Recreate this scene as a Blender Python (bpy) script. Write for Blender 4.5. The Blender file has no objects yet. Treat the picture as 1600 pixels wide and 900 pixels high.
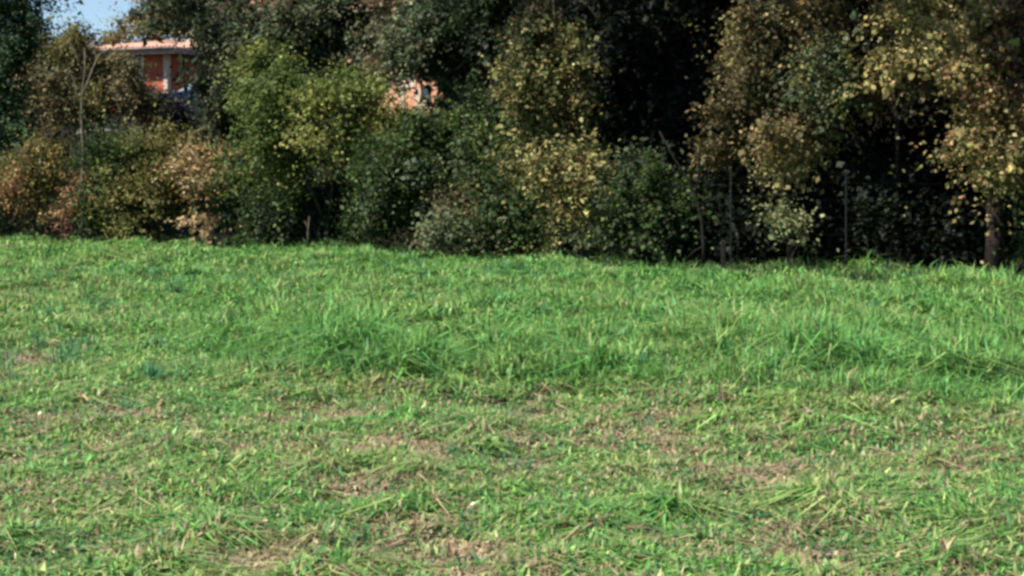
import bpy, bmesh, math, random
import numpy as np
from mathutils import Vector, Matrix

S = bpy.context.scene
COL = S.collection
FPX = 2537.0          # focal length in pixels of a 1600 px wide picture
EYE = 1.6
HOR = 270.0           # pixel row of the horizon

# ------------------------------------------------------------------ camera
cam_d = bpy.data.cameras.new('camera')
cam = bpy.data.objects.new('camera', cam_d); COL.objects.link(cam)
cam.location = (0, 0, EYE); cam.rotation_euler = (math.radians(90), 0, 0)
cam_d.sensor_width = 36; cam_d.lens = 36 * FPX / 1600
cam_d.shift_y = -(450 - HOR) / 1600
cam_d.clip_start = 0.1; cam_d.clip_end = 3000
S.camera = cam

# ------------------------------------------------------------------ sky and sun
SUN_EL = math.radians(52)
sd = Vector((-0.86, -0.51, 0)).normalized()           # horizontal direction towards the sun (left, a little behind)
sun_vec = Vector((sd.x * math.cos(SUN_EL), sd.y * math.cos(SUN_EL), math.sin(SUN_EL)))
w = bpy.data.worlds.new('World'); S.world = w; w.use_nodes = True
nt = w.node_tree; bg = nt.nodes['Background']
sky = nt.nodes.new('ShaderNodeTexSky'); sky.sky_type = 'NISHITA'; sky.sun_disc = False
sky.sun_elevation = SUN_EL; sky.sun_rotation = math.atan2(sd.x, sd.y)
sky.air_density = 1.0; sky.dust_density = 0.0; sky.ozone_density = 2.6; sky.altitude = 1500
nt.links.new(sky.outputs[0], bg.inputs[0]); bg.inputs[1].default_value = 0.07
sl = bpy.data.lights.new('sun', 'SUN'); sl.energy = 5.0; sl.angle = math.radians(0.6); sl.color = (1.0, 0.94, 0.84)
so = bpy.data.objects.new('sun', sl); COL.objects.link(so)
so.rotation_euler = sun_vec.to_track_quat('Z', 'Y').to_euler(); so.location = (-20, -10, 30)
S.view_settings.view_transform = 'Standard'; S.view_settings.look = 'None'
S.view_settings.gamma = 1; S.view_settings.use_curve_mapping = False
S.view_settings.exposure = 1.0
S.cycles.pixel_filter_type = 'BLACKMAN_HARRIS'; S.cycles.filter_width = 3.1
S.cycles.max_bounces = 6; S.cycles.diffuse_bounces = 3; S.cycles.transmission_bounces = 3; S.cycles.transparent_max_bounces = 4

# ------------------------------------------------------------------ helpers
def sstep(a, b, x):
    t = np.clip((x - a) / (b - a), 0, 1); return t * t * (3 - 2 * t)

class Noise:
    def __init__(self, seed, n=14):
        r = np.random.default_rng(seed)
        d = r.normal(size=(n, 3)); d /= np.linalg.norm(d, axis=1)[:, None]
        self.k = d * r.uniform(0.6, 1.7, (n, 1)) * 2 * math.pi; self.p = r.uniform(0, 6.28, n)
    def __call__(self, p, f=1.0):
        v = np.zeros(len(p))
        for k, ph in zip(self.k, self.p): v += np.sin((p * f) @ k + ph)
        return v / math.sqrt(len(self.p) / 2)          # about unit variance
N1, N2, N3 = Noise(1), Noise(2), Noise(3)
def n2(N, x, y, f): return N(np.stack([x, y, np.zeros_like(x)], -1).reshape(-1, 3), f).reshape(x.shape)

FX = [-900, -300, 0, 300, 500, 800, 1100, 1600, 2200]
FY = [355, 365, 376, 384, 394, 413, 432, 449, 462]
def hd(px): return EYE * FPX / (np.interp(px, FX, FY) - HOR)
def edge_d(x, y):
    """distance past the field edge (negative inside the field)"""
    px = 800 + FPX * x / np.maximum(y, 1.0)
    return y - hd(px)
def terrain(x, y):
    x = np.asarray(x, float); y = np.asarray(y, float)
    t = edge_d(x, y)
    px = 800 + FPX * x / np.maximum(y, 1.0)
    hill = np.interp(px, [-300, 350, 700, 1200], [3.7, 3.7, 2.6, 1.2])
    z = sstep(6, 20, t) * hill + sstep(30, 120, t) * 3.0
    z = z + 0.025 * n2(N1, x, y, 0.35) * sstep(3, 8, y) + 0.010 * n2(N2, x, y, 1.7)
    # low turf lip where the rough grass starts
    yl = lip_y(x)
    z = z + 0.055 * sstep(-0.10, 0.22, y - yl) * np.exp(-((x + 0.1) / 2.6) ** 2)
    z = z - 0.03 * np.exp(-((y - yl + 0.12) / 0.16) ** 2) * np.exp(-((x - 0.1) / 0.9) ** 2)
    return z
def lip_y(x):
    py = np.interp(800 + FPX * x / 11.4, [-100, 200, 400, 600, 800, 900, 1100, 1400, 1700], [545, 575, 605, 622, 626, 620, 642, 672, 700])
    return EYE * FPX / (py - HOR) + 0.12 * np.sin(x * 3.1) + 0.07 * np.sin(x * 7.7 + 1)
def P(px, py, d): return Vector(((px - 800) / FPX * d, d, EYE + (HOR - py) / FPX * d))
def G(px, py):
    d = EYE * FPX / (py - HOR); return ((px - 800) / FPX * d, d)

def nodes_mat(name):
    m = bpy.data.materials.new(name); m.use_nodes = True
    return m, m.node_tree, m.node_tree.nodes['Principled BSDF']
def leaf_mat(name, rough=0.6, trans=0.3, spec=0.18):
    m, t, b = nodes_mat(name)
    a = t.nodes.new('ShaderNodeAttribute'); a.attribute_name = 'col'
    t.links.new(a.outputs['Color'], b.inputs['Base Color'])
    b.inputs['Roughness'].default_value = rough; b.inputs['Specular IOR Level'].default_value = spec
    tr = t.nodes.new('ShaderNodeBsdfTranslucent'); mx = t.nodes.new('ShaderNodeMixShader')
    t.links.new(a.outputs['Color'], tr.inputs['Color']); mx.inputs[0].default_value = trans
    out = t.nodes['Material Output']
    t.links.new(b.outputs[0], mx.inputs[1]); t.links.new(tr.outputs[0], mx.inputs[2]); t.links.new(mx.outputs[0], out.inputs[0])
    return m
def noise_mat(name, c1, c2, scale=4, rough=0.85, bump=0.3, detail=6, spec=0.2, metal=0):
    m, t, b = nodes_mat(name)
    tc = t.nodes.new('ShaderNodeTexCoord'); n = t.nodes.new('ShaderNodeTexNoise')
    n.inputs['Scale'].default_value = scale; n.inputs['Detail'].default_value = detail
    r = t.nodes.new('ShaderNodeValToRGB'); r.color_ramp.elements[0].position = 0.35; r.color_ramp.elements[1].position = 0.68
    r.color_ramp.elements[0].color = (*c1, 1); r.color_ramp.elements[1].color = (*c2, 1)
    t.links.new(tc.outputs['Object'], n.inputs['Vector']); t.links.new(n.outputs['Fac'], r.inputs[0]); t.links.new(r.outputs[0], b.inputs['Base Color'])
    bp = t.nodes.new('ShaderNodeBump'); bp.inputs['Strength'].default_value = bump; bp.inputs['Distance'].default_value = 0.02
    t.links.new(n.outputs['Fac'], bp.inputs['Height']); t.links.new(bp.outputs[0], b.inputs['Normal'])
    b.inputs['Roughness'].default_value = rough; b.inputs['Specular IOR Level'].default_value = spec; b.inputs['Metallic'].default_value = metal
    return m
M = {}
M['leaf'] = leaf_mat('leaf')
M['grass'] = leaf_mat('grass', 0.5, 0.35, 0.25)
M['dry'] = leaf_mat('dry_litter', 0.9, 0.15, 0.05)
M['bark'] = noise_mat('bark', (0.025, 0.020, 0.015), (0.06, 0.05, 0.04), 9, 0.95, 0.6)
M['bark_pale'] = noise_mat('bark_pale', (0.07, 0.062, 0.045), (0.14, 0.13, 0.092), 12, 0.9, 0.4)
M['bark_red'] = noise_mat('bark_red', (0.012, 0.009, 0.007), (0.03, 0.02, 0.016), 9, 0.95, 0.6)
M['galv'] = noise_mat('galvanised_steel', (0.012, 0.015, 0.017), (0.026, 0.030, 0.033), 30, 0.55, 0.1, metal=0.4)
M['darkwood'] = noise_mat('dark_post_wood', (0.008, 0.007, 0.006), (0.02, 0.017, 0.014), 14, 0.95, 0.5)
M['render'] = noise_mat('terracotta_render', (0.34, 0.085, 0.045), (0.42, 0.12, 0.065), 2.2, 0.9, 0.2)
M['cream'] = noise_mat('cream_render', (0.44, 0.34, 0.25), (0.56, 0.44, 0.34), 3, 0.9, 0.15)
M['tile'] = noise_mat('salmon_roof_tile', (0.46, 0.24, 0.17), (0.66, 0.42, 0.33), 7, 0.85, 0.8)
M['apricot'] = noise_mat('apricot_render', (0.46, 0.21, 0.125), (0.60, 0.34, 0.22), 2.2, 0.9, 0.2)
M['soffit'] = noise_mat('weathered_soffit', (0.20, 0.15, 0.12), (0.32, 0.25, 0.21), 5, 0.9, 0.2)
M['concrete'] = noise_mat('grey_concrete', (0.22, 0.21, 0.19), (0.38, 0.36, 0.33), 4, 0.9, 0.4)
M['white'] = noise_mat('white_paint', (0.66, 0.65, 0.60), (0.80, 0.79, 0.75), 6, 0.6, 0.1)
M['glass'] = noise_mat('dark_window_glass', (0.015, 0.02, 0.025), (0.03, 0.035, 0.04), 1, 0.08, 0, spec=0.6)
M['carpaint'] = noise_mat('navy_car_paint', (0.008, 0.014, 0.05), (0.012, 0.02, 0.065), 1, 0.25, 0, spec=0.6)
M['chrome'] = noise_mat('car_trim', (0.35, 0.36, 0.38), (0.5, 0.5, 0.52), 3, 0.3, 0, metal=0.8)
M['rubber'] = noise_mat('tyre_rubber', (0.012, 0.012, 0.012), (0.03, 0.03, 0.03), 9, 0.9, 0.2)

def tag(o, label=None, cat=None, group=None, kind=None):
    if label: o['label'] = label
    if cat: o['category'] = cat
    if group: o['group'] = group
    if kind: o['kind'] = kind
    return o
def thing(name, label, cat, loc=(0, 0, 0), rz=0, group=None):
    o = bpy.data.objects.new(name, None); COL.objects.link(o); o.location = loc; o.rotation_euler = (0, 0, rz)
    o.empty_display_size = 0.2
    return tag(o, label, cat, group)
def link(name, me, parent=None):
    o = bpy.data.objects.new(name, me); COL.objects.link(o)
    if parent is not None: o.parent = parent
    return o
def face_mesh(name, V, cols, mat, fsizes, smooth=False):
    """V: (n,3) vertices already in face order (no sharing); fsizes: vertices per face; cols per face"""
    me = bpy.data.meshes.new(name); n = len(V); nf = len(fsizes)
    me.vertices.add(n); me.loops.add(n); me.polygons.add(nf)
    me.vertices.foreach_set('co', np.ascontiguousarray(V, np.float32).ravel())
    me.loops.foreach_set('vertex_index', np.arange(n, dtype=np.int32))
    st = np.concatenate([[0], np.cumsum(fsizes)[:-1]]).astype(np.int32)
    me.polygons.foreach_set('loop_start', st)
    a = me.attributes.new('col', 'FLOAT_COLOR', 'FACE')
    c = np.ones((nf, 4), np.float32); c[:, :3] = cols
    a.data.foreach_set('color', c.ravel())
    me.materials.append(mat); me.update(calc_edges=True)
    return me
class MB:
    def __init__(s): s.v = []; s.f = []
    def add(s, vs, fs):
        b = len(s.v); s.v += [tuple(v) for v in vs]; s.f += [tuple(i + b for i in f) for f in fs]
    def box(s, x0, x1, y0, y1, z0, z1):
        s.add([(x0,y0,z0),(x1,y0,z0),(x1,y1,z0),(x0,y1,z0),(x0,y0,z1),(x1,y0,z1),(x1,y1,z1),(x0,y1,z1)],
              [(0,3,2,1),(4,5,6,7),(0,1,5,4),(1,2,6,5),(2,3,7,6),(3,0,4,7)])
    def tube(s, pts, rad, n=6):
        pts = [Vector(p) for p in pts]; vs = []; k = len(pts)
        for i, p in enumerate(pts):
            t = (pts[min(i+1,k-1)] - pts[max(i-1,0)]).normalized()
            u = t.orthogonal().normalized() if abs(t.z) > 0.98 else t.cross(Vector((0,0,1))).normalized()
            v = t.cross(u)
            for j in range(n):
                a = 2*math.pi*j/n; vs.append(p + (u*math.cos(a) + v*math.sin(a))*rad[i])
        fs = [(i*n+j, i*n+(j+1)%n, (i+1)*n+(j+1)%n, (i+1)*n+j) for i in range(k-1) for j in range(n)]
        fs += [tuple(range(n))[::-1], tuple((k-1)*n+j for j in range(n))]
        s.add(vs, fs)
    def cyl(s, c, axis, r, h, n=20):
        a = Vector(axis).normalized(); s.tube([Vector(c)-a*h/2, Vector(c)+a*h/2], [r, r], n)
    def build(s, name, mat, parent=None, bevel=0, smooth=False):
        me = bpy.data.meshes.new(name); me.from_pydata(s.v, [], s.f); me.materials.append(mat)
        if smooth: me.polygons.foreach_set('use_smooth', [True]*len(me.polygons))
        me.update()
        o = link(name, me, parent)
        if bevel:
            m = o.modifiers.new('bevel', 'BEVEL'); m.width = bevel; m.segments = 2; m.limit_method = 'ANGLE'
        return o

# ------------------------------------------------------------------ foliage
def leaves(rng, lobes, clumps, per, size, pal, spread=0.22, shell=0.45, hole=-0.2, nf=0.9, up=0.6, droop=0.3, seed=0, cull=None, warp=0.24):
    """lobes (cx,cy,cz,rx,ry,rz[,palette]) in metres; pal: list of (rgb, weight). Returns vertices, colours."""
    L = np.array([l[:6] for l in lobes], float)
    wgt = (L[:,3]*L[:,4] + L[:,3]*L[:,5] + L[:,4]*L[:,5]); wgt /= wgt.sum()
    C, O = [], []
    got = 0
    N = Noise(seed + 50)
    off = rng.uniform(-50, 50, 3)
    while got < clumps:
        m = int(clumps * 1.6) + 50
        nb_ = max(24, int(m/20)); bi = rng.choice(len(L), nb_, p=wgt)
        bd = rng.normal(size=(nb_,3)); bd /= np.linalg.norm(bd, axis=1)[:,None]
        br = rng.uniform(0,1,nb_) ** shell
        br = br * (1 + warp * N(bd + bi[:,None]*3.3 + off, 0.45))      # uneven outline
        bc = L[bi,:3] + bd * br[:,None] * L[bi,3:6]
        bx_ = bd + rng.normal(size=(nb_,3))*0.6; bx_[:,2] *= .35; bx_[:,2] -= droop*0.35; bx_ /= np.linalg.norm(bx_, axis=1)[:,None]
        sz = L[bi,3:6].mean(1) * rng.uniform(.14, .36, nb_)
        k_ = rng.integers(nb_, size=m); li = bi[k_]; d = bd[k_]
        tt = rng.normal(size=m); c = bc[k_] + bx_[k_]*(tt*sz[k_])[:,None] + rng.normal(size=(m,3))*(sz[k_]*.42)[:,None]*np.array([1,1,.55])
        c[:,2] -= droop*0.35*np.maximum(tt,0)**2*sz[k_]
        keep = N(c + off, nf*0.45) > hole
        keep &= c[:,2] > terrain(c[:,0], c[:,1]) + 0.03
        if cull is not None: keep &= ~cull(c)
        C.append(c[keep]); O.append(d[keep]); got += int(keep.sum())
        if len(C) > 60: break
    C = np.concatenate(C)[:clumps]; O = np.concatenate(O)[:clumps]; n = len(C)
    # a spray: leaves along a short shoot that leaves the crown outwards and droops
    ax = O + rng.normal(size=(n,3))*0.55; ax[:,2] -= droop*0.8; ax /= np.linalg.norm(ax, axis=1)[:,None]
    t = rng.uniform(-0.5, 1.0, (n,per)); sp = spread * rng.uniform(0.5, 1.4, (n,1)) * np.where(rng.uniform(size=(n,1)) < .10, 2.1, 1.0)
    pos = C[:,None,:] + ax[:,None,:]*(t*sp*1.9)[...,None] + rng.normal(size=(n,per,3))*(sp*0.20)[...,None]
    pos[...,2] -= droop * sp * np.maximum(t,0)**2
    pos = pos.reshape(-1,3); k = len(pos)
    cn = rng.normal(size=(n,3))*0.55; cn[:,2] += up; cn += O*0.5; cn /= np.linalg.norm(cn, axis=1)[:,None]
    nrm = np.repeat(cn, per, 0) + rng.normal(size=(k,3))*0.42
    nrm /= np.linalg.norm(nrm, axis=1)[:,None]
    a = np.repeat(ax, per, 0)*1.0 + rng.normal(size=(k,3))*0.75; a -= nrm*(a*nrm).sum(1)[:,None]; a /= np.linalg.norm(a, axis=1)[:,None]
    b = np.cross(nrm, a)
    ls = size * rng.uniform(0.5, 1.3, k) * np.repeat(np.exp(rng.normal(size=n)*.22), per); lw = ls*rng.uniform(0.26, 0.42, k)
    bend = nrm * (ls*0.12)[:,None]
    v = np.stack([pos - a*(ls*0.5)[:,None] - bend, pos + b*lw[:,None] - a*(ls*0.05)[:,None], pos + a*(ls*0.5)[:,None] - bend, pos - b*lw[:,None] - a*(ls*0.05)[:,None]], 1)
    cp = np.array([p[0] for p in pal], float); pw = np.array([p[1] for p in pal], float); pw /= pw.sum()
    # palette choice is regional (each bough has its tint) with some single odd leaves
    reg = (N(C + off*2, 0.30) * 0.95 + rng.normal(size=n)*0.35)
    q = 0.5*(1+np.tanh(reg*0.9)); ci = np.searchsorted(np.cumsum(pw), np.clip(q, 0, 0.9999))
    ci = np.repeat(np.clip(ci, 0, len(cp)-1), per)
    odd = rng.uniform(size=k) < 0.06; ci[odd] = rng.choice(len(cp), odd.sum(), p=pw)
    col = cp[ci] * np.exp(rng.normal(size=(k,1))*0.16 + np.repeat(rng.normal(size=(n,1))*0.22, per, 0))
    col *= np.exp(rng.normal(size=(k,3))*0.06)
    return v.reshape(-1,3), np.clip(col, 0, 0.85), C
def near_px(px, py, rx, ry):
    def f(c): return ((800+FPX*c[:,0]/c[:,1]-px)/rx)**2 + ((HOR-(c[:,2]-EYE)/c[:,1]*FPX-py)/ry)**2 < 1
    return f
def house_gap(c):
    return near_px(242,112,42,44)(c) | near_px(235,72,85,24)(c) | near_px(294,140,44,34)(c)
ALLC = []
def plant(name, label, cat, px, off, lobes, pal, clumps, per=12, size=0.10, trunk=0.12, lean=0, group=None,
          seed=1, bark='bark', shell=0.45, hole=-0.25, nf=0.9, high=None, crown='crown', stem='trunk', cull=None, spread=0.24,
          up=0.6, droop=0.3, limbs=12, warp=.28, stems=1, trunk_top=None, extra=None, sz_limb=1.0):
    """lobes: (px, py, radius_x_px, radius_y_px, depth shift m, depth radius m) given at the plant's own distance"""
    d0 = float(hd(px)) + off
    bx = (px-800)/FPX*d0; bz = float(terrain(bx, d0)); base = Vector((bx, d0, bz))
    rng = np.random.default_rng(seed)
    W = []
    for l in lobes:
        dd = l[4] if len(l) > 4 else 0; dr = l[5] if len(l) > 5 else max(l[2], l[3])/FPX*d0*0.9
        c = P(l[0], l[1], d0); W.append((c.x, c.y+dd, c.z, l[2]/FPX*d0, dr, l[3]/FPX*d0))
    v, c, C = leaves(rng, W, int(clumps*1.3), per, size*(.88 if size < .13 else .8), pal, shell=shell, hole=hole, nf=nf, seed=seed, cull=cull, spread=spread, up=up, droop=droop, warp=warp)
    Vs, Cs = [v], [c]
    if high:      # crown mass above the picture: (lobes, clumps, leaf size, palette)
        H = []
        for l in high[0]:
            cc = P(l[0], l[1], d0); H.append((cc.x, cc.y+l[4], cc.z, l[2]/FPX*d0, l[5], l[3]/FPX*d0))
        v, c, _ = leaves(rng, H, high[1], 10, high[2], high[3] if len(high) > 3 else pal, spread=0.5, shell=0.5, hole=-0.9, seed=seed+9, cull=lambda c: (HOR-(c[:,2]-EYE)/c[:,1]*FPX) > -175)
        Vs.append(v); Cs.append(c)
    V = np.concatenate(Vs); Cc = np.concatenate(Cs); ALLC.append(len(Cc))
    root = thing(name, label, cat, base, 0, group)
    me = face_mesh(crown, V - np.array(base), Cc, M['leaf'], np.full(len(V)//4, 4)); link(crown, me, root)
    mb = MB(); R = random.Random(seed)
    top = max(W, key=lambda q: q[2]); top = Vector(top[:3])
    if trunk_top: top = P(*trunk_top)
    if high: top = Vector(H[0][:3])
    for s_ in range(stems):
        j = Vector((R.uniform(-.3,.3), R.uniform(-.3,.3), 0)) if stems > 1 else Vector((0,0,0))
        tgt = top if stems == 1 else Vector(C[R.randrange(len(C))])
        rel = tgt - base - j; pts = []; rad = []
        for i in range(8):
            u = i/7; pts.append(j + rel*u + Vector((math.sin(u*5+seed+s_), math.cos(u*4+seed*2+s_), 0))*0.05*rel.length*u*(1-u)*2 + Vector((lean,0,0))*u*(1-u)); rad.append(trunk*(1.25-0.1*min(i,1))*(1-u*0.82)*(1 if stems==1 else 0.6))
        pts[0] = pts[0] - Vector((0,0,0.12)); mb.tube(pts, rad, 8)
        for q in range(limbs//stems):
            u = R.uniform(0.25, 0.95); k = min(6, int(u*7)); st = pts[k].lerp(pts[k+1], u*7-k) if k < 7 else pts[7]
            e = Vector(C[R.randrange(len(C))]) - base; m_ = st.lerp(e, 0.5) + Vector((0,0,R.uniform(-.05,.25)*(e-st).length*0.5))
            r0 = trunk*(1-u*0.8)*0.38*sz_limb
            mb.tube([st, st.lerp(m_, .5)+Vector((0,0,.03)), m_, e.lerp(m_, .5), e], [r0, r0*.85, r0*.65, r0*.45, r0*.2], 5)
            for z in range(2):
                e2 = e + Vector((R.uniform(-.5,.5), R.uniform(-.5,.3), R.uniform(-.4,.4)))
                mb.tube([e.lerp(m_, R.uniform(.2,.8)), e2], [r0*.35, r0*.12], 4)
    mb.build(stem, M[bark], root, smooth=True)
    return root

# ------------------------------------------------------------------ ground
GOAL_DRY = [ # px, py, half width, half height, strength: worn and straw coloured patches of the field
 (795,640,60,14,1.0),(1000,660,62,13,.7),(375,706,32,17,1.0),(822,738,48,20,1.0),(650,700,110,14,.7),(1180,738,90,20,.6),(1055,700,40,12,.7),
 (15,560,40,25,.7),(640,830,90,32,.6),(1240,862,100,26,.8),(400,885,90,20,.8),(30,885,90,16,1.0),(720,885,80,20,.8),(255,655,70,12,.5),
 (500,650,60,18,.5),(1420,700,70,14,.5),(1530,745,70,18,.45),(120,660,70,16,.35),(930,700,40,10,.4),(1330,880,70,22,.4),(560,720,80,12,.6),
 (220,500,120,12,.35),(700,480,90,8,.35),(470,465,70,8,.3),(1010,505,60,9,.3),(1490,880,60,14,.3),(560,770,70,12,.5),(880,800,50,14,.3),(1040,860,60,16,.35),(470,770,50,12,.35),(1500,690,60,9,.4)]
def dryness(x, y):
    px = 800 + FPX*x/np.maximum(y, 1); py = HOR + EYE*FPX/np.maximum(y, 1)
    d = 0.23*sstep(560, 700, py) + 0.11*np.clip(n2(N3, x, y, .35), -1, 2)
    ij = 14*n2(N2, x, y, .9); jj = 6*n2(N1, x, y, 1.1)
    for a, b, rx, ry, s in GOAL_DRY:
        q = ((px+ij-a)/rx)**2 + ((py+jj-b)/ry)**2
        d = d + s*1.15*np.exp(-q*0.8)
    d = d + (0.13*n2(N2, x, y, 1.3) + 0.10*n2(N1, x, y, 3.7))*sstep(480, 640, py)
    return np.clip(d, 0, 1)
LIP_SHADE = [(700,624,34,5),(795,630,40,5),(855,640,34,5),(600,632,30,4),(645,614,26,4)]  # dark spots: shadow along the turf lip put into the soil colour
def lip_shade(x, y):
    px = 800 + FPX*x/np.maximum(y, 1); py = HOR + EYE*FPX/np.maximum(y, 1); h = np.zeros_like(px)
    for a, b, rx, ry in LIP_SHADE: h = h + np.exp(-(((px+10*n2(N2, x, y, 1.5)-a)/rx)**2 + ((py+2.5*n2(N1, x, y, 2.1)-b)/ry)**2))
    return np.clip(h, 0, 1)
def nonuni(a, b, s, far, g=1.18):
    c = list(np.arange(a, b+1e-6, s)); st = s
    lo, hi = c[0], c[-1]
    while hi < far: st *= g; hi += st; c.append(hi)
    st = s
    while lo > -far: st *= g; lo -= st; c.insert(0, lo)
    return np.array(c)
gx = nonuni(-9, 9, 0.08, 900); gy = nonuni(4.5, 20, 0.08, 1200)
X, Y = np.meshgrid(gx, gy); Z = terrain(X, Y)
nx, ny = len(gx), len(gy)
me = bpy.data.meshes.new('ground')
me.vertices.add(nx*ny); me.vertices.foreach_set('co', np.stack([X, Y, Z], -1).astype(np.float32).ravel())
ii, jj = np.meshgrid(np.arange(nx-1), np.arange(ny-1)); q0 = (jj*nx+ii).ravel()
q = np.stack([q0, q0+1, q0+nx+1, q0+nx], -1).astype(np.int32)
me.loops.add(q.size); me.loops.foreach_set('vertex_index', q.ravel()); me.polygons.add(len(q))
me.polygons.foreach_set('loop_start', (np.arange(len(q))*4).astype(np.int32)); me.polygons.foreach_set('use_smooth', np.ones(len(q), bool))
a = me.attributes.new('dry', 'FLOAT', 'POINT'); a.data.foreach_set('value', dryness(X, Y).astype(np.float32).ravel())
a = me.attributes.new('wood', 'FLOAT', 'POINT'); a.data.foreach_set('value', np.maximum(sstep(-0.1, 0.8, edge_d(X, Y)), lip_shade(X, Y)).astype(np.float32).ravel())  # wood floor litter; its dark tone also paints the shade along the lip
me.update(calc_edges=True)
m, t, b = nodes_mat('field_soil_and_turf')
def nn(ty): return t.nodes.new(ty)
tc = nn('ShaderNodeTexCoord'); na = nn('ShaderNodeTexNoise'); na.inputs['Scale'].default_value = 3; na.inputs['Detail'].default_value = 8
nb = nn('ShaderNodeTexNoise'); nb.inputs['Scale'].default_value = 45; nb.inputs['Detail'].default_value = 6
for n_ in (na, nb): t.links.new(tc.outputs['Object'], n_.inputs['Vector'])
def ramp(c1, c2, p1=.35, p2=.65):
    r = nn('ShaderNodeValToRGB'); r.color_ramp.elements[0].color = (*c1,1); r.color_ramp.elements[1].color = (*c2,1)
    r.color_ramp.elements[0].position = p1; r.color_ramp.elements[1].position = p2; return r
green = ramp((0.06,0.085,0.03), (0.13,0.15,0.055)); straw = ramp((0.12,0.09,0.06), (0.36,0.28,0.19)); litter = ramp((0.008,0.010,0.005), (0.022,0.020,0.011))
for r in (green, straw, litter): t.links.new(nb.outputs['Fac'], r.inputs[0])
ad = nn('ShaderNodeAttribute'); ad.attribute_name = 'dry'; aw = nn('ShaderNodeAttribute'); aw.attribute_name = 'wood'
add = nn('ShaderNodeMath'); add.operation = 'MULTIPLY_ADD'; t.links.new(na.outputs['Fac'], add.inputs[0]); add.inputs[1].default_value = 0.5; t.links.new(ad.outputs['Fac'], add.inputs[2])
rm = ramp((0,0,0), (1,1,1), .42, .78); t.links.new(add.outputs[0], rm.inputs[0])
m1 = nn('ShaderNodeMix'); m1.data_type = 'RGBA'; t.links.new(rm.outputs[0], m1.inputs[0]); t.links.new(green.outputs[0], m1.inputs[6]); t.links.new(straw.outputs[0], m1.inputs[7])
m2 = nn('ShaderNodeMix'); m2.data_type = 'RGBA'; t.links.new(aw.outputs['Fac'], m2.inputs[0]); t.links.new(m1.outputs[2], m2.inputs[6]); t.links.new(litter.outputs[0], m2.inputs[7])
t.links.new(m2.outputs[2], b.inputs['Base Color']); b.inputs['Roughness'].default_value = 0.95; b.inputs['Specular IOR Level'].default_value = 0.1
bp = nn('ShaderNodeBump'); bp.inputs['Strength'].default_value = 0.9; bp.inputs['Distance'].default_value = 0.03
t.links.new(nb.outputs['Fac'], bp.inputs['Height']); t.links.new(bp.outputs[0], b.inputs['Normal'])
me.materials.append(m)
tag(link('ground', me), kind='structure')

# ------------------------------------------------------------------ grass
def blades(rng, x, y, h, wd, col, lean=0.5, droop=0.5):
    n = len(x); z = terrain(x, y) - 0.004
    a = rng.uniform(0, 2*math.pi, n); fa = a + rng.normal(size=n)*0.4 + math.pi/2
    ld = np.stack([np.cos(a), np.sin(a)], -1); wv = np.stack([np.cos(fa), np.sin(fa)], -1)*(wd/2)[:,None]
    le = np.abs(rng.normal(size=n))*lean*h; b0 = np.stack([x, y, z], -1)
    mid = b0.copy(); mid[:,:2] += ld*(le*0.35)[:,None]; mid[:,2] += h*0.6
    tip = b0.copy(); tip[:,:2] += ld*(le*(1+droop))[:,None]; tip[:,2] += h*np.clip(1.0 - 0.45*(le/h)**1.2, 0.15, 1)
    w3 = np.concatenate([wv, np.zeros((n,1))], 1)
    V = np.stack([b0-w3*.7, b0+w3*.7, mid+w3, mid-w3, mid-w3, mid+w3, tip], 1).reshape(-1,3)
    fs = np.tile([4,3], n); return V, np.repeat(col, 2, 0), fs
def scatter(rng, d0, d1, n, side=1.2):
    y = rng.uniform(d0, d1, n*2); keep = rng.uniform(size=n*2) < (y*0.335+side)/(d1*0.335+side); y = y[keep][:n]
    x = rng.uniform(-1, 1, len(y))*(y*0.335+side); return x, y
def gcol(rng, n, dry, yel, patch=0):
    g1 = np.array([.142,.308,.074]); g2 = np.array([.100,.262,.083]); g3 = np.array([.20,.335,.09]); st = np.array([.36,.30,.18]); br = np.array([.22,.17,.10])
    u = np.clip(rng.uniform(size=n) + patch*.28, 0, 1); c = np.where((u < .45)[:,None], g1, np.where((u < .75)[:,None], g2, g3))
    yy = (rng.uniform(size=n) < yel)[:,None]; c = np.where(yy, np.array([.30,.36,.13]), c)
    dd = (rng.uniform(size=n) < dry); c = np.where(dd[:,None], np.where((rng.uniform(size=n) < .75)[:,None], st, br), c)
    return c*np.exp(rng.normal(size=(n,1))*0.30)*np.exp(rng.normal(size=(n,3))*0.05)
rng = np.random.default_rng(11)
def tallness(x, y):
    t = 1.15*sstep(-0.1, 1.0, y - lip_y(x))
    leftcut = 1 - 0.55*sstep(0, 1, (-(x/y)-0.14)/0.12)*sstep(26, 18, y)*sstep(10, 13, y)
    return t*leftcut*(0.75+0.22*n2(N2, x, y, .22))
# short turf and straw
Vs, Cs, Fs = [], [], []
for d0, d1, n, wmul in ((5.6, 9, 130000, 1.8), (9, 13.5, 110000, 2.1), (13.5, 20, 90000, 2.6)):
    x, y = scatter(rng, d0, d1, n); dr = dryness(x, y)
    keep = rng.uniform(size=len(x)) > np.maximum(np.clip((dr-0.45)*1.3, 0, .82), lip_shade(x, y)*.95); x, y, dr = x[keep], y[keep], dr[keep]; n = len(x)
    tuft = np.clip(n2(N3, x, y, 1.5), -1, 2.2)
    h = (0.034 + 0.026*tuft*(tuft > 0) + 0.026*(1-dr))*rng.uniform(.5, 1.5, n)
    wd = rng.uniform(.004, .011, n)*wmul
    h = h*np.where(dr > .4, .62, 1.0)
    c = gcol(rng, n, np.clip(dr*1.25-0.02, 0.03, .92), np.clip(.30+.15*n2(N1, x, y, .5), 0, .8), n2(N2, x, y, .9))
    V, C_, F = blades(rng, x, y, h, wd, c, 1.1, .6); Vs.append(V); Cs.append(C_); Fs.append(F)
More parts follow.
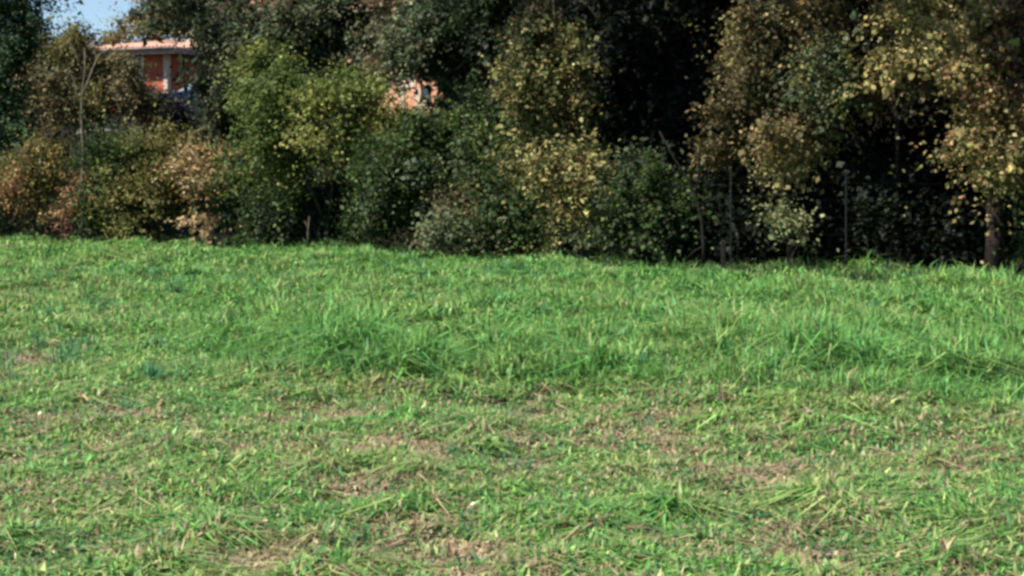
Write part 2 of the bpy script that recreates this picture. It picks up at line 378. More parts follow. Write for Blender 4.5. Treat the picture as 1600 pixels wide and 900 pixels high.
me = face_mesh('turf', np.concatenate(Vs), np.concatenate(Cs), M['grass'], np.concatenate(Fs))
tag(link('grass', me), 'short patchy turf with dry straw in the foreground', 'grass', kind='stuff')
# rough grass of the field
Vs, Cs, Fs = [], [], []
for d0, d1, n, wmul in ((8.5, 12, 40000, .8), (12, 16, 80000, 1.35), (16, 22, 95000, 1.8), (22, 32, 120000, 2.4), (32, 50, 130000, 3.0)):
    x, y = scatter(rng, d0, d1, n, 1.6); e = edge_d(x, y); t = tallness(x, y)
    e = e + .35*n2(N3, x, y, .5); keep = (e < 1.7) & (lip_shade(x, y) < .5) & (rng.uniform(size=len(x)) < np.clip(t*1.3, 0.02, 1)); x, y, e, t = x[keep], y[keep], e[keep], t[keep]; n = len(x)
    tuft = np.clip(n2(N1, x, y, 1.1) + .6*n2(N3, x, y, .45), -1.6, 2.4)
    tb = np.interp(y, [16, 24], [1.0, .62])
    h = (0.05 + 0.095*t + 0.05*tuft*(.4+t))*rng.uniform(.55, 1.6, n)*tb
    h = np.where((e > -0.8) & (rng.uniform(size=n) < .1), h*rng.uniform(1.1, 1.7, n), h)
    h = np.maximum(h, 0.03)
    wd = rng.uniform(.007, .018, n)*wmul
    dr = dryness(x, y)
    lf = sstep(-.1, -.3, x/y)*sstep(40, 22, y)
    c = gcol(rng, n, np.clip(.008+(dr-.2)*.4, 0, .5), np.clip(.10+.25*lf+.10*n2(N3, x, y, .25), 0, .8), n2(N2, x, y, .6))
    V, C_, F = blades(rng, x, y, h, wd, c, .75, .7); Vs.append(V); Cs.append(C_); Fs.append(F)
me = face_mesh('rough_grass', np.concatenate(Vs), np.concatenate(Cs), M['grass'], np.concatenate(Fs))
tag(link('long_grass', me), 'lush long grass across the field up to the hedge', 'grass', kind='stuff')
# tall weeds and grass in the strip at the hedge foot
rt = np.random.default_rng(6); Vs, Cs, Fs = [], [], []
x, y = scatter(rt, 22, 50, 160000, 2); e = edge_d(x, y) + .3*n2(N3, x, y, .6); cl = n2(N1, x, y, .9)
k_ = (e > -.35) & (e < 1.9) & (cl > -.2); x, y, cl = x[k_], y[k_], cl[k_]; n = len(x)
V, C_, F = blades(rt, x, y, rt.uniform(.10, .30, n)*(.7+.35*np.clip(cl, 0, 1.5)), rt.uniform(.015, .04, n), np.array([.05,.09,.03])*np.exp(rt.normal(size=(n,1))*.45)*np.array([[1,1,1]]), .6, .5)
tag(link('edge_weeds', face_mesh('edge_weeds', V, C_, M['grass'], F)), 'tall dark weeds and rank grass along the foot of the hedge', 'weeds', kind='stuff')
# single conspicuous tufts of broad grass, merged with many of their kind
Vs, Cs, Fs = [], [], []
tufts = [G(*p) for p in ((240,600),(530,590),(640,585),(545,600),(1085,510),(1400,560),(1410,640),(1120,690),(1480,640),(700,665),(800,800),(790,470),(960,560),(870,570),(1280,600),(930,610),(880,750),(1330,700),(100,850),(380,790),(250,870),(1550,600),(1380,430),(600,590),(180,640),(430,650),(310,690),(1290,730),(1480,480),(1180,560),(1000,600))]
rt = np.random.default_rng(5)
for _ in range(420):
    x_, y_ = scatter(rt, 10, 26, 1, .5)
    if len(x_): tufts.append((float(x_[0]), float(y_[0])))
n_wide = len(tufts)
for _ in range(650):
    x_, y_ = scatter(rt, 6.2, 12.5, 1, .5)
    if len(x_): tufts.append((float(x_[0]), float(y_[0])))
for k, (tx, ty) in enumerate(tufts):
    n = 45 if k < 31 else 28 if k < n_wide else 18
    x = tx + rt.normal(size=n)*.06; y = ty + rt.normal(size=n)*.06
    lo = ty < 12.2
    h = (rt.uniform(.035, .085, n) if lo else rt.uniform(.10, .24, n)); wd = rt.uniform(.007, .014, n)*(1 if ty < 16 else 1.4)
    base_c = [np.array([.08,.225,.095]), np.array([.13,.275,.08]), np.array([.23,.345,.115])][k % 3]
    c = base_c*np.exp(rt.normal(size=(n,1))*.2)
    V, C_, F = blades(rt, x, y, h, wd, c, .8, .8); Vs.append(V); Cs.append(C_); Fs.append(F)
me = face_mesh('grass_tufts', np.concatenate(Vs), np.concatenate(Cs), M['grass'], np.concatenate(Fs))
tag(link('grass_tufts', me), 'coarse broad bladed grass tufts scattered through the field', 'grass', kind='stuff')
# low broad-leaved weeds
def ground_leaves(rng, pts, size, cols, lift, rad):
    V = []; C_ = []
    for (x, y, n, r) in pts:
        px_ = x + rng.normal(size=n)*r; py_ = y + rng.normal(size=n)*r*1.3; z = terrain(px_, py_) + rng.uniform(.004, lift, n)
        nr = rng.normal(size=(n,3))*.45; nr[:,2] += 1; nr /= np.linalg.norm(nr, axis=1)[:,None]
        a = rng.normal(size=(n,3)); a -= nr*(a*nr).sum(1)[:,None]; a /= np.linalg.norm(a, axis=1)[:,None]; b = np.cross(nr, a)
        s = size*rng.uniform(.5, 1.3, n)[:,None]; p = np.stack([px_, py_, z], -1)
        V.append(np.stack([p-a*s*.5, p+b*s*.34, p+a*s*.5, p-b*s*.34], 1).reshape(-1,3))
        C_.append(cols[rng.integers(len(cols), size=n)]*np.exp(rng.normal(size=(n,1))*.2))
    V = np.concatenate(V); return V, np.concatenate(C_), np.full(len(V)//4, 4)
rw = np.random.default_rng(8); wp = []
for px, py, n, r in ((1060,775,800,.24),(1130,800,700,.22),(1020,760,300,.16),(290,690,420,.16),(1200,795,300,.18),(900,720,250,.13),(690,440,400,.3),(150,850,450,.2),(180,610,400,.22),(1290,690,200,.14),(60,530,350,.25),(1060,540,200,.2),(560,850,200,.12),(1480,660,400,.2),(1350,850,350,.2),(330,820,400,.18)):
    gx_, gy_ = G(px, py); wp.append((gx_, gy_, n, r))
for _ in range(260):
    x_, y_ = scatter(rw, 6, 18, 1, .6)
    if len(x_): wp.append((float(x_[0]), float(y_[0]), 26, .05))
V, C_, F = ground_leaves(rw, wp, .032, np.array([[.045,.13,.04],[.06,.16,.05],[.11,.20,.07],[.03,.10,.035]]), .05, 0)
tag(link('weeds', face_mesh('weeds', V, C_, M['grass'], F)), 'low broad leaved weeds growing in patches in the turf', 'weeds', kind='stuff')
# fallen leaves and straw litter lying on the turf
fl = []
for _ in range(420):
    x_, y_ = scatter(rw, 5.8, 17, 1, .6)
    if len(x_): fl.append((float(x_[0]), float(y_[0]), 1, .01))
for px, py in ((1475,700),(1422,702),(1202,710),(1402,795),(1170,798),(690,645),(152,620),(1300,660),(1118,603)):
    g_ = G(px, py); fl.append((g_[0], g_[1], 5, .015))
V, C_, F = ground_leaves(rw, fl, .040, np.array([[.55,.50,.33],[.38,.28,.14],[.60,.58,.42],[.28,.16,.09],[.50,.40,.20]]), .045, 0)
tag(link('fallen_leaves', face_mesh('fallen_leaves', V, C_, M['dry'], F)), 'pale fallen leaves scattered over the grass', 'fallen leaves', kind='stuff')

# ------------------------------------------------------------------ fence along the field edge
fc = thing('wire_fence', 'thin wire fence on slim grey metal posts along the far field edge', 'fence', (0, 0, 0))
def fpt(px, off=1.1):
    d = float(hd(px)) + off; x = (px-800)/FPX*d; return Vector((x, d, float(terrain(x, d))))
post_px = [-60, 110, 300, 478, 640, 975, 1142, 1322, 1690]
tops = []
for i, p in enumerate(post_px):
    b_ = fpt(p); hgt = 1.64; mb = MB(); mb.tube([b_-Vector((0,0,.25)), b_+Vector((0,0,hgt))], [.013,.013], 8); mb.tube([b_+Vector((0,0,hgt)), b_+Vector((0,0,hgt+.03))], [.024,.014], 8)
    o = mb.build('post', M['galv'], fc, smooth=False); tops.append(b_)
mb = MB()
for k in range(6):
    zz = .12 + k*.27
    for i in range(len(tops)-1):
        a_, c_ = tops[i]+Vector((0,-.028,zz)), tops[i+1]+Vector((0,-.028,zz)); md = (a_+c_)/2 - Vector((0,0,.015)); mb.tube([a_, md, c_], [.0011]*3, 4)
mb.build('wire', M['darkwood'], fc)
b_ = fpt(1130, 0.0); mb = MB(); mb.box(-.03, .03, -.03, .03, -.2, .56); mb.add([(-.03,-.03,.56),(.03,-.03,.56),(.03,.03,.56),(-.03,.03,.56),(0,0,.60)], [(0,1,4),(1,2,4),(2,3,4),(3,0,4)])
o = mb.build('wooden_stake', M['darkwood'], None, bevel=.006); o.location = b_; tag(o, 'short dark wooden stake in the grass beside the tall grey post', 'stake')

# ------------------------------------------------------------------ buildings on the slope
def house():
    d = 74.0; c = P(262, 150, d); zb = float(terrain(c.x, d+3)) - .3
    H = thing('house', 'terracotta rendered house with salmon tiled roof behind the shrubs on the left', 'house', (c.x, d, zb), math.radians(-24))
    ev = P(262, 84, d).z - zb        # underside of the eaves
    W0, D0 = 5.6, 8.0                # walls run to the left (-x) from the pale corner pillar
    mb = MB(); mb.box(-W0, -0.22, 0, D0, 0, ev); mb.build('wall', M['render'], H)
    mb = MB(); mb.box(-.215, .02, -.05, .20, 0, ev-.004); mb.build('pillar', M['cream'], H, bevel=.01)
    mb = MB(); mb.box(-.2, .0, D0-.3, D0-.05, 0, ev-.004); mb.build('pillar', M['cream'], H, bevel=.01)
    # hipped roof with a wide overhang; tiles, boxed eaves
    x0, x1, y0, y1 = -W0-.5, 0.95, -.75, D0+.6; zr = ev + .30; zt = ev + .95
    mb = MB(); mb.box(x0+.05, x1-.05, y0+.05, y1-.05, ev, ev+.10); mb.build('soffit', M['soffit'], H)
    mb = MB(); mb.box(x0, x1, y0-.02, y0+.048, ev-.04, ev+.20); mb.box(x1-.048, x1+.02, y0+.05, y1, ev-.04, ev+.20); mb.build('fascia', M['soffit'], H)
    rf = MB(); xm0, xm1, ym = x0+3.2, x1-3.2, (y0+y1)/2
    z0 = ev+.25
    e = .06
    rf.add([(x0-e,y0-e,z0),(x1+e,y0-e,z0),(x1+e,y1+e,z0),(x0-e,y1+e,z0),(xm0,ym,zt),(xm1,ym,zt),
            (x0-e,y0-e,z0-.1),(x1+e,y0-e,z0-.1),(x1+e,y1+e,z0-.1),(x0-e,y1+e,z0-.1)],
           [(0,1,5,4),(1,2,5),(2,3,4,5),(3,0,4),(6,7,1,0),(7,8,2,1),(8,9,3,2),(9,6,0,3),(9,8,7,6)])
    ro = rf.build('roof', M['tile'], H)
    rt_ = MB()                        # rows of rounded tile ends
    n = int((x1-x0)/.22)
    for i in range(n):
        xx = x0 + (i+.5)*(x1-x0)/n; u = min(1, min(xx-x0, x1-xx)/3.2)
        rt_.tube([(xx, y0-e-.03, z0+.03), (xx, y0 + (ym-y0)*u, z0+.03+(zt-z0)*u)], [.075,.07], 6)
    rt_.build('tile_row', M['tile'], ro, smooth=True)
    cx = P(243, 0, d).x - c.x
    mb = MB(); mb.box(cx-.28, cx+.28, 2.6, 3.2, ev+.5, P(0, 34, d).z - zb); mb.box(cx-.34, cx+.34, 2.54, 3.26, P(0, 34, d).z - zb, P(0, 34, d).z - zb+.1)
    mb.build('chimney', M['cream'], ro, bevel=.01)
    for wx in (-1.9, -4.0):
        f = MB(); f.box(wx-.55, wx+.55, -.04, .03, 2.3, 2.36); f.box(wx-.55, wx+.55, -.04, .03, 3.5, 3.56); f.box(wx-.55, wx-.49, -.04, .03, 2.363, 3.497); f.box(wx+.49, wx+.55, -.04, .03, 2.363, 3.497); f.box(wx-.03, wx+.03, -.03, .02, 2.363, 3.497)
        fo = f.build('window', M['white'], H); g = MB(); g.box(wx-.487, wx+.487, -.012, .012, 2.365, 3.495); g.build('pane', M['glass'], fo)
        s_ = MB(); s_.box(wx-.65, wx+.65, -.12, .03, 2.22, 2.297); s_.build('sill', M['concrete'], fo)
    g = MB(); g.tube([(x0, y0-.1, ev+.2), (x1, y0-.1, ev+.2)], [.06,.06], 8); g.tube([(x0+.15, y0-.1, ev+.17), (x0+.15, y0-.02, ev-.15), (x0+.15, -.08, ev-.5), (x0+.15, -.08, .1)], [.04]*4, 8); g.build('gutter', M['soffit'], H, smooth=True)
house()
def annex():
    d = 66.0; c = P(650, 150, d); zb = float(terrain(c.x, d)) - .2
    H = thing('cottage', 'small terracotta cottage with cream window surround glimpsed through the trees', 'house', (c.x, d, zb), math.radians(-32))
    t_ = P(0, 112, d).z - zb
    mb = MB(); mb.box(-2.2, 2.0, 0, 4, 0, t_); mb.build('wall', M['apricot'], H)
    mb = MB(); mb.add([(-2.6,-.2,t_),(2.4,-.2,t_),(2.4,4.5,t_),(-2.6,4.5,t_),(-2.6,2,t_+1.1),(2.4,2,t_+1.1),(-2.6,-.2,t_-.12),(2.4,-.2,t_-.12),(2.4,4.5,t_-.12),(-2.6,4.5,t_-.12)],
        [(0,1,5,4),(2,3,4,5),(1,2,5),(3,0,4),(6,7,1,0),(7,8,2,1),(8,9,3,2),(9,6,0,3),(9,8,7,6)]); mb.build('roof', M['tile'], H)
    for wx in (-.15,):
        z0_, z1_ = P(0, 162, d).z-zb, P(0, 138, d).z-zb
        f = MB(); f.box(wx-.68, wx-.42, -.05, .03, z0_-.35, z1_+.35); f.box(wx+.16, wx+.42, -.05, .03, z0_-.2, z1_); f.box(wx-.417, wx+.157, -.05, .03, z1_+.05, z1_+.35); f.box(wx+.423, wx+.95, -.05, .03, z0_-.2, z0_+.12)
        fo = f.build('window', M['cream'], H); g = MB(); g.box(wx+.425, wx+.9, -.012, .02, z0_+.13, z1_+.1); g.build('pane', M['glass'], fo)
annex()
# retaining wall of the drive
def low_wall():
    d = 54.0; a_, b2 = P(120, 208, d), P(330, 209, d); zb = float(terrain((a_.x+b2.x)/2, d))
    W = thing('retaining_wall', 'low grey concrete wall with flat coping below the terracotta house', 'wall', ((a_.x+b2.x)/2, d, zb))
    L = (b2.x-a_.x)/2; h = a_.z - zb
    mb = MB(); mb.box(-L, L, 0, .25, -.4, h-.08); mb.build('wall', M['concrete'], W)
    mb = MB(); mb.box(-L-.05, L+.05, -.05, .30, h-.078, h); mb.build('coping', M['concrete'], W, bevel=.01)
    q = MB(); q.box(L+.06, L+.42, -.06, .30, -.4, h-.30); q.box(L+.02, L+.46, -.10, .34, h-.297, h-.04)
    q.build('end_pier', M['white'], W, bevel=.02)
low_wall()
def car():
    d = 63.0; c = P(300, 170, d); zb = float(terrain(c.x, d)); top = P(0, 124, d).z
    base = top - 1.46
    C0 = thing('parked_car', 'dark blue car with pale windscreen parked behind the low grey wall', 'car', (c.x+.75, d, base), math.radians(28))
    prof = [(-2.1,.32),(-2.12,.62),(-2.0,.84),(-1.15,.98),(-.45,1.40),(.85,1.46),(1.65,1.05),(2.05,.98),(2.12,.55),(2.08,.30)]
    mb = MB(); vs = []; n = len(prof)
    for yy, k in ((-.84,0),(-.86,0),(.86,0),(.84,0)):
        pass
    def sec(s, y): return [(x, y*(1 if z < 1.0 else .80), z) for x, z in prof]
    vs = sec(0,-.86) + sec(0,.86); fs = [tuple(range(n))[::-1], tuple(range(n,2*n))] + [(i, (i+1)%n, n+(i+1)%n, n+i) for i in range(n)]
    mb.add(vs, fs); mb.build('body', M['carpaint'], C0, bevel=.05, smooth=True)
    g = MB(); g.add([(-1.14,-.76,.995),(-1.14,.76,.995),(-.47,.62,1.405),(-.47,-.62,1.405)], [(0,1,2,3)]); 
    M['screen'] = noise_mat('windscreen_sky_tint', (0.20,.30,.32), (.26,.36,.38), 1, .05, 0, spec=.9)  # pale teal sky reflection put into the base colour of the glass
    me_o = g.build('windscreen', M['screen'], C0); sm = me_o.modifiers.new('t','SOLIDIFY'); sm.thickness = .02; sm.offset = 1
    for sgn in (-1, 1):
        g = MB(); g.add([(-1.0,sgn*.80,1.03),(-.42,sgn*.705,1.36),(.80,sgn*.705,1.40),(1.45,sgn*.80,1.07)], [(0,1,2,3)]); o = g.build('side_window', M['glass'], C0); sm = o.modifiers.new('t','SOLIDIFY'); sm.thickness = .05; sm.offset = 0
        for wx in (-1.3, 1.3):
            wv = MB(); wv.cyl((wx, sgn*.80, .31), (0,1,0), .31, .20, 24); wo = wv.build('wheel', M['rubber'], C0); r_ = MB(); r_.cyl((wx, sgn*.80, .31), (0,1,0), .19, .215, 20); r_.build('rim', M['chrome'], wo)
        hl = MB(); hl.box(-2.14, -1.98, sgn*.62-.14, sgn*.62+.14, .62, .78); hl.build('headlight', M['chrome'], C0, bevel=.03)
        mi = MB(); mi.box(-.85, -.68, sgn*.98-.09, sgn*.98+.09, .98, 1.10); mi.build('mirror', M['carpaint'], C0, bevel=.03)
    # the drive under the car
    mb = MB(); mb.box(-5, 4.5, -1.6, 2.6, -.9, 0); o = mb.build('driveway', M['concrete']); o.location = (c.x+.6, d+.8, base+.0); tag(o, kind='structure')
car()

# ------------------------------------------------------------------ plants
OLV = [((.15,.14,.045),3),((.24,.19,.06),2),((.09,.10,.035),3),((.30,.21,.08),1)]
BEE = [((.05,.048,.022),4),((.12,.10,.045),3),((.22,.17,.075),2),((.28,.25,.10),2),((.38,.34,.15),.8)]
OBR = [((.06,.045,.024),4),((.14,.095,.045),3),((.25,.15,.07),2),((.19,.17,.065),2.5),((.34,.29,.12),1.2)]
YEL = [((.06,.075,.027),4),((.18,.17,.06),3),((.33,.30,.12),2),((.20,.14,.06),1)]
GRN = [((.032,.055,.018),3),((.055,.088,.024),3),((.12,.15,.042),1)]
LIME = [((.085,.12,.033),3),((.15,.18,.045),3),((.22,.235,.065),2),((.26,.25,.08),1)]
BLG = [((.045,.085,.04),3),((.075,.125,.055),2),((.14,.17,.09),1)]
MUT = [((.07,.095,.05),3),((.125,.14,.075),3),((.20,.19,.11),1.3),((.24,.16,.10),.6)]
BRN = [((.13,.115,.055),3),((.20,.15,.08),2),((.075,.08,.04),2)]
RUS = [((.20,.10,.05),3),((.20,.09,.05),2),((.36,.22,.10),2)]
ORA = [((.30,.17,.07),2),((.22,.20,.07),2),((.14,.09,.045),2),((.38,.28,.13),1)]
TAN = [((.37,.27,.15),3),((.30,.22,.09),2),((.20,.20,.06),2)]
SHADE_BLK = [((.009,.014,.008),3),((.015,.021,.012),2)]  # shade of the deep wood put into near-black leaf colours
DRK = [((.018,.028,.013),3),((.030,.042,.020),1)]  # own dark green of evergreens, and painted shade at the hedge foot
# --- far wood on the slope
plant('autumn_tree','rust and olive autumn tree rising above the house roof','tree',195,46,[(228,40,34,26),(178,66,38,16),(125,80,32,14),(262,20,38,40),(285,-40,40,50),(285,52,34,18),(310,40,30,30)],ORA+OLV[:2],1300,12,.22,.25,seed=21,spread=.5,hole=-.6)
plant('broadleaf_tree','dark muted green tree directly right of the house roof','tree',345,12,[(330,40,75,75),(390,110,60,60),(300,-30,60,60),(420,20,60,60),(335,150,35,40)],MUT,3000,12,.12,.2,seed=22,hole=-.35,cull=house_gap,high=([(360,-150,170,140,1.5,2.3)],900,.3))
plant('broadleaf_tree','tall grey green tree with reddish sprays behind the lime shrub','tree',480,10,[(470,60,90,80),(520,20,80,70),(440,110,60,60),(560,110,60,60),(440,10,70,60)],MUT+[((.26,.13,.09),1)],4000,12,.11,.2,seed=23,cull=near_px(648,143,60,40),hole=-.4,high=([(480,-150,170,140,1.5,2.3)],900,.3))
plant('broadleaf_tree','tall grey green tree above the gap showing the small cottage','tree',735,9,[(640,40,95,70),(700,90,80,80),(720,20,70,60),(600,95,40,60),(720,170,60,55),(610,160,30,40)],MUT,4300,12,.11,.2,seed=24,hole=-.4,cull=near_px(648,143,60,40),high=([(660,-150,170,140,1.5,2.3)],900,.3))
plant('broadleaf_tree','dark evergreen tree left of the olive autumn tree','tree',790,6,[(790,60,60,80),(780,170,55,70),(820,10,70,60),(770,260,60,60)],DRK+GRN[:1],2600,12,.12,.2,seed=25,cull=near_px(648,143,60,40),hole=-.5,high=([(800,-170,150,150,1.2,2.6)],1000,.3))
plant('conifer','dense blue green tree on the far left edge','tree',-30,2.5,[(-16,70,78,95),(-20,180,105,80),(-60,-30,110,90),(25,150,55,60),(-10,270,100,70),(28,40,26,60)],BLG,6500,12,.10,.2,seed=26,hole=-1.3,shell=.35,high=([(-60,-150,120,130,0,2.5)],700,.25))
plant('autumn_shrub','tall thin brown and olive shrub left of the house','shrub',140,3,[(140,130,42,50),(100,120,30,60),(180,140,32,48),(130,185,60,35),(200,175,45,30),(112,75,25,30),(165,110,30,28),(95,160,35,40),(190,112,26,26),(200,150,32,30),(175,180,45,30),(185,130,34,40,-.3),(208,165,26,30,-.4)],BRN+OLV[:1],6200,9,.085,.06,seed=27,hole=-.25,cull=house_gap,stems=5,limbs=25,bark='bark')
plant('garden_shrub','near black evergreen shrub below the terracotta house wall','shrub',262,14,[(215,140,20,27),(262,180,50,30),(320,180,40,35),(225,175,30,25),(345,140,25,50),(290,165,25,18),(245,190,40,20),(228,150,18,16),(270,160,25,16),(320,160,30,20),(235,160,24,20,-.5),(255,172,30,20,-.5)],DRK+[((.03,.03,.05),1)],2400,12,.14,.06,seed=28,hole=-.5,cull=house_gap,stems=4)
plant('broadleaf_tree','distant green tree seen low beside the far left conifer','tree',60,30,[(30,180,90,70),(90,190,60,60),(0,120,70,60),(100,120,22,30)],MUT+BRN[:1],1800,12,.18,.15,seed=29,hole=-.9,spread=.4)
# --- the dark wood behind the right half
for i, (px, off, lab) in enumerate(((900,7,'tree with shade-dark leaves deep in the wood behind the olive tree'),(1030,6,'tree with shade-black leaves filling the shadowed gap at the centre'),(1180,8,'dark tree behind the yellow and brown boughs'),(1330,7,'dark tree in the shaded wood left of the orange tree'),(1480,6,'dark tree behind the orange brown boughs on the right'),(1640,7,'dark tree in the wood past the right edge'))):
    plant('dark_tree', lab, 'tree', px, off, [(px-30,60,95,110),(px+30,170,95,95),(px,270,100,90),(px-20,350,110,60)], SHADE_BLK, 2100, 11, .20, .2, seed=31+i, hole=-1.1, spread=.4, shell=.6, group='dark trees of the shaded wood',
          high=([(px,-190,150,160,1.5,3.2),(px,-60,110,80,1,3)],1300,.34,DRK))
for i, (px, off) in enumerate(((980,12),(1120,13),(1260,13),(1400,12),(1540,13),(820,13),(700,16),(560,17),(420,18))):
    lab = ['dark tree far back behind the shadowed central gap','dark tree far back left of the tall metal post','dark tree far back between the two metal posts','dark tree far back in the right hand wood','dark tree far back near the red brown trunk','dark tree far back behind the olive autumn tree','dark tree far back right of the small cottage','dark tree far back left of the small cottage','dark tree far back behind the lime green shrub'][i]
    plant('dark_tree', lab, 'tree', px, off, [(px,60,100,120),(px,200,105,110),(px,310,105,70)], SHADE_BLK if px > 800 else DRK, 1300, 10, .30, .2, seed=51+i, hole=-1.3, spread=.5, shell=.7, group='trees far back in the wood', cull=near_px(648,150,84,72),
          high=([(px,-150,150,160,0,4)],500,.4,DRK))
# --- trees at the field edge, right half
plant('olive_tree','slender autumn tree of olive yellow leaves left of the dark gap','tree',872,.9,[(870,75,42,50),(880,130,56,50),(860,190,50,50),(835,40,32,50),(905,170,30,35),(850,235,42,30),(820,120,25,60),(880,240,35,25)],YEL+GRN[:1]+BEE[:1],2300,10,.09,.10,seed=61,hole=.1,warp=.35,spread=.22,high=([(860,-60,50,60,0,1.2),(860,-160,90,80,0,2)],420,.15))
plant('beech_tree','autumn tree with yellow and brown boughs over the tall metal post','tree',1235,2.4,[(1215,60,65,55),(1200,130,75,45),(1180,190,60,38),(1250,200,60,35),(1270,120,40,45),(1165,40,40,40,-.3),(1205,215,70,38,-.5),(1215,110,60,50,-.6),(1150,225,40,18),(1240,20,70,40)],BEE,3600,10,.088,.07,seed=62,hole=.05,warp=.35,spread=.22,high=([(1240,-130,150,110,.8,2.2),(1250,-260,180,110,1.2,3)],1300,.26))
plant('hornbeam_tree','mid green tree top between the two autumn trees','tree',1395,2,[(1350,25,45,45),(1390,70,55,45),(1320,80,35,40),(1410,10,50,40),(1330,120,50,35)],GRN+OLV[:1]+MUT,2200,10,.09,.05,seed=63,bark='darkwood',hole=-.1,high=([(1370,-130,110,110,-.6,3)],900,.28))
plant('autumn_tree','large orange brown tree whose boughs hang over the right edge','tree',1552,1.0,[(1520,50,90,60),(1590,120,80,70),(1530,160,65,35),(1450,35,55,40),(1590,220,80,35),(1500,205,60,24,-.3),(1560,245,60,16,-.4),(1440,190,40,14,-.4),(1650,170,80,80),(1540,80,90,60,-.6),(1480,110,45,50,-.5),(1545,190,70,50,-.9),(1540,240,60,25,-.9),(1600,60,60,60,-.7),(1415,203,28,10,-1.0),(1470,222,35,12,-1.0),(1540,250,40,12,-1.0),(1500,150,22,25,-1.3),(1555,180,40,20,-1.3),(1590,225,30,25,-1.3),(1470,90,25,30,-1.3)],OBR,5200,10,.085,.125,seed=64,bark='bark_red',hole=.08,warp=.35,spread=.22,high=([(1540,-140,160,120,.9,2.2),(1540,-270,200,120,1.4,3)],1300,.26))
# --- hedge shrubs along the field edge, left to right
plant('autumn_shrub','golden brown shrub at the far left of the hedge','shrub',70,1.0,[(70,240,50,35),(35,255,30,30),(100,225,35,22),(60,290,60,35)],OLV+RUS[:1],1100,10,.085,.05,seed=71,hole=-.1,stems=4)
plant('hedge_shrub','dark green shrub at the foot of the far left tree','shrub',15,1.6,[(10,310,70,50),(-50,290,60,60),(60,330,50,32)],MUT+BLG[:1],1100,10,.09,.05,seed=72,hole=-.3,stems=4)
plant('dry_shrub','small red brown dry shrub at the grass edge on the left','shrub',128,.3,[(128,325,24,32),(110,340,20,18),(140,300,14,18)],RUS+[((.22,.12,.10),2)],330,10,.085,.03,seed=73,hole=-.4,stems=3,bark='bark_red')
plant('hedge_shrub','rounded green shrub beneath the low grey wall','shrub',215,.8,[(215,265,70,55),(170,250,50,42),(265,245,42,36),(215,320,70,40),(275,310,35,50),(160,310,30,45)],GRN+OLV[:1],3000,11,.085,.05,seed=74,hole=-.2,stems=5)
plant('autumn_shrub','narrow tan and yellow shrub column beside the rounded green shrub','shrub',325,.3,[(305,245,20,26),(320,290,26,32),(345,340,42,28),(300,270,14,25),(360,250,18,18)],TAN,420,10,.10,.03,seed=75,hole=-.3,stems=3)
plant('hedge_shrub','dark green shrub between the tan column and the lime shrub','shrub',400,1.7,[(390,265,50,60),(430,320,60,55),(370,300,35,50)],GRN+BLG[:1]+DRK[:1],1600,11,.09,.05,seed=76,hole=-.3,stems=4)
plant('lime_shrub','big rounded lime green shrub with yellow tips in mid hedge','shrub',510,1.5,[(490,180,90,60,-.9),(430,140,45,55,-.6),(560,215,85,50,-1.0),(480,240,85,40,-1.0),(620,245,60,35),(415,110,25,30),(540,150,55,30)],LIME,4300,12,.085,.07,seed=77,cull=near_px(648,133,58,40),hole=-.25,nf=1.1,stems=6)
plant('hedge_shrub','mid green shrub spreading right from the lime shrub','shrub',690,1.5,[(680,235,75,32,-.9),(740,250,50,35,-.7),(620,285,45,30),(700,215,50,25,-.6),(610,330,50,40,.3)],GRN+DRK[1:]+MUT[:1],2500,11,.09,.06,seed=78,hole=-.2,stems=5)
plant('hedge_shrub','low green shrub with shade-darkened leaves under the lime shrub','shrub',520,2.4,[(500,325,75,45),(590,320,70,55),(440,340,50,35),(660,330,50,50),(720,320,50,45)],DRK+GRN[:1],2200,11,.09,.05,seed=79,hole=-.2,stems=5)  # deep shade low in the hedge put into a darker leaf palette
plant('bramble','arching bramble bush with pale stems at the grass edge','bramble',720,.4,[(700,350,45,35),(745,340,42,40),(660,365,22,22)],GRN[:2]+BRN[:1]+[((.12,.14,.07),1)],800,10,.085,.035,seed=80,hole=-.05,stems=7,limbs=24,bark='bark_pale')
plant('autumn_shrub','yellow topped shrub below the olive autumn tree','shrub',905,.6,[(905,275,52,25),(870,255,35,18),(930,300,35,30),(890,330,50,35),(925,360,35,22)],YEL+GRN[:1],1150,10,.09,.04,seed=81,hole=-.05,stems=4)
plant('hedge_shrub','dark olive shrub left of the yellow topped shrub','shrub',825,.8,[(815,310,45,50),(850,350,50,40),(800,360,40,30)],GRN+OLV[:1]+MUT,1200,11,.085,.05,seed=82,hole=-.1,stems=4)
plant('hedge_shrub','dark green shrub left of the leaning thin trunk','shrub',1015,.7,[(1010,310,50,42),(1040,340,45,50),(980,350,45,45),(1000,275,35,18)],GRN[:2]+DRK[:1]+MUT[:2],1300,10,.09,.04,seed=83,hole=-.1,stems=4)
plant('sapling','small yellow green sapling in the shade between the metal posts','sapling',1225,1.0,[(1222,342,30,20),(1205,350,14,14)],[((.20,.22,.10),2),((.12,.14,.06),1)],60,10,.08,.012,seed=84,hole=-.6,stems=2,limbs=6)
plant('hedge_shrub','small green shrub at the right edge under the orange boughs','shrub',1605,.5,[(1605,345,24,50),(1640,340,40,60)],GRN+BLG[:1],500,10,.085,.04,seed=85,hole=-.3,stems=3)
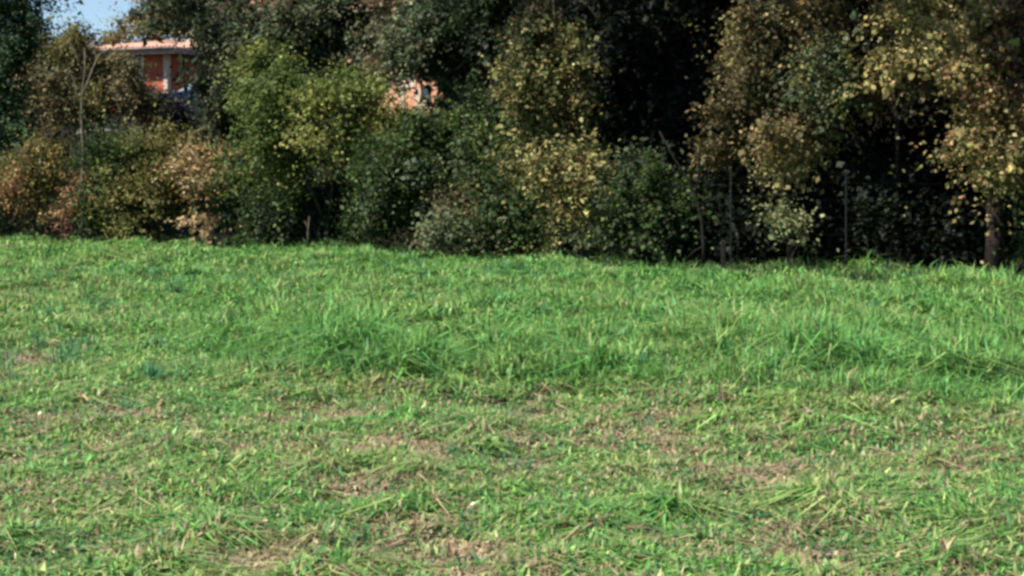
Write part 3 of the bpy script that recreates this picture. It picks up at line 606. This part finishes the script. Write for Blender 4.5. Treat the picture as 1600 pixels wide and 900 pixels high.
for i, (px, off, lab) in enumerate(((1120,2.5,'low dark bush behind the tall metal post'),(1270,3,'low dark bush behind the small sapling'),(1410,2.6,'low dark bush left of the red brown trunk'),(1520,3,'low dark bush behind the red brown trunk'))):
    plant('dark_bush', lab, 'bush', px, off, [(px-20,340,70,60),(px+40,365,60,40)], SHADE_BLK, 1100, 10, .11, .03, seed=90+i, hole=-.6, spread=.3, stems=4)
# bare stems
def bare(name, label, cat, paths, mat):
    b0 = Vector(paths[0][0][0]); T = thing(name, label, cat, b0)
    mb = MB(); mb.tube([Vector(p)-b0 for p in paths[0][0]], paths[0][1], 8); tr_ = mb.build('trunk', M[mat], T, smooth=True)
    if len(paths) > 1:
        for p, r in paths[1:]:
            mb = MB(); mb.tube([Vector(q)-b0 for q in p], r, 5); mb.build('branch', M[mat], T, smooth=True)
d = float(hd(128))-.1
def pl(pts, d, r0, r1): return ([P(a, b, d) for a, b in pts], [r0+(r1-r0)*i/(len(pts)-1) for i in range(len(pts))])
bare('bare_sapling','slender pale bare trunk standing left of the house','sapling',[pl([(129,372),(128,300),(130,230),(127,180),(129,140),(133,110),(132,75)],d,.045,.014),pl([(128,150),(137,130),(146,105),(156,85),(172,76)],d,.035,.012),pl([(130,120),(122,95),(112,70)],d,.02,.006),pl([(129,170),(120,150),(114,120)],d,.016,.006),pl([(146,105),(150,90),(146,70)],d,.012,.005)],'bark_pale')
d = float(hd(1095))-.05
bare('leaning_trunk','thin leaning dark trunk curving out of the dark gap','tree',[pl([(1100,412),(1099,380),(1096,340),(1086,305),(1072,275),(1052,245),(1030,205)],d,.03,.01),pl([(1086,305),(1092,270),(1090,235)],d,.02,.008),pl([(1098,385),(1085,392),(1072,405)],d,.014,.006)],'darkwood')
bare('dead_sapling','short pale dead stem at the foot of the lime shrub','stem',[pl([(482,388),(481,365),(483,338)],float(hd(482))-.1,.02,.01),pl([(482,360),(476,345)],float(hd(482))-.1,.012,.006)],'bark_pale')
print('leaf faces', sum(ALLC))
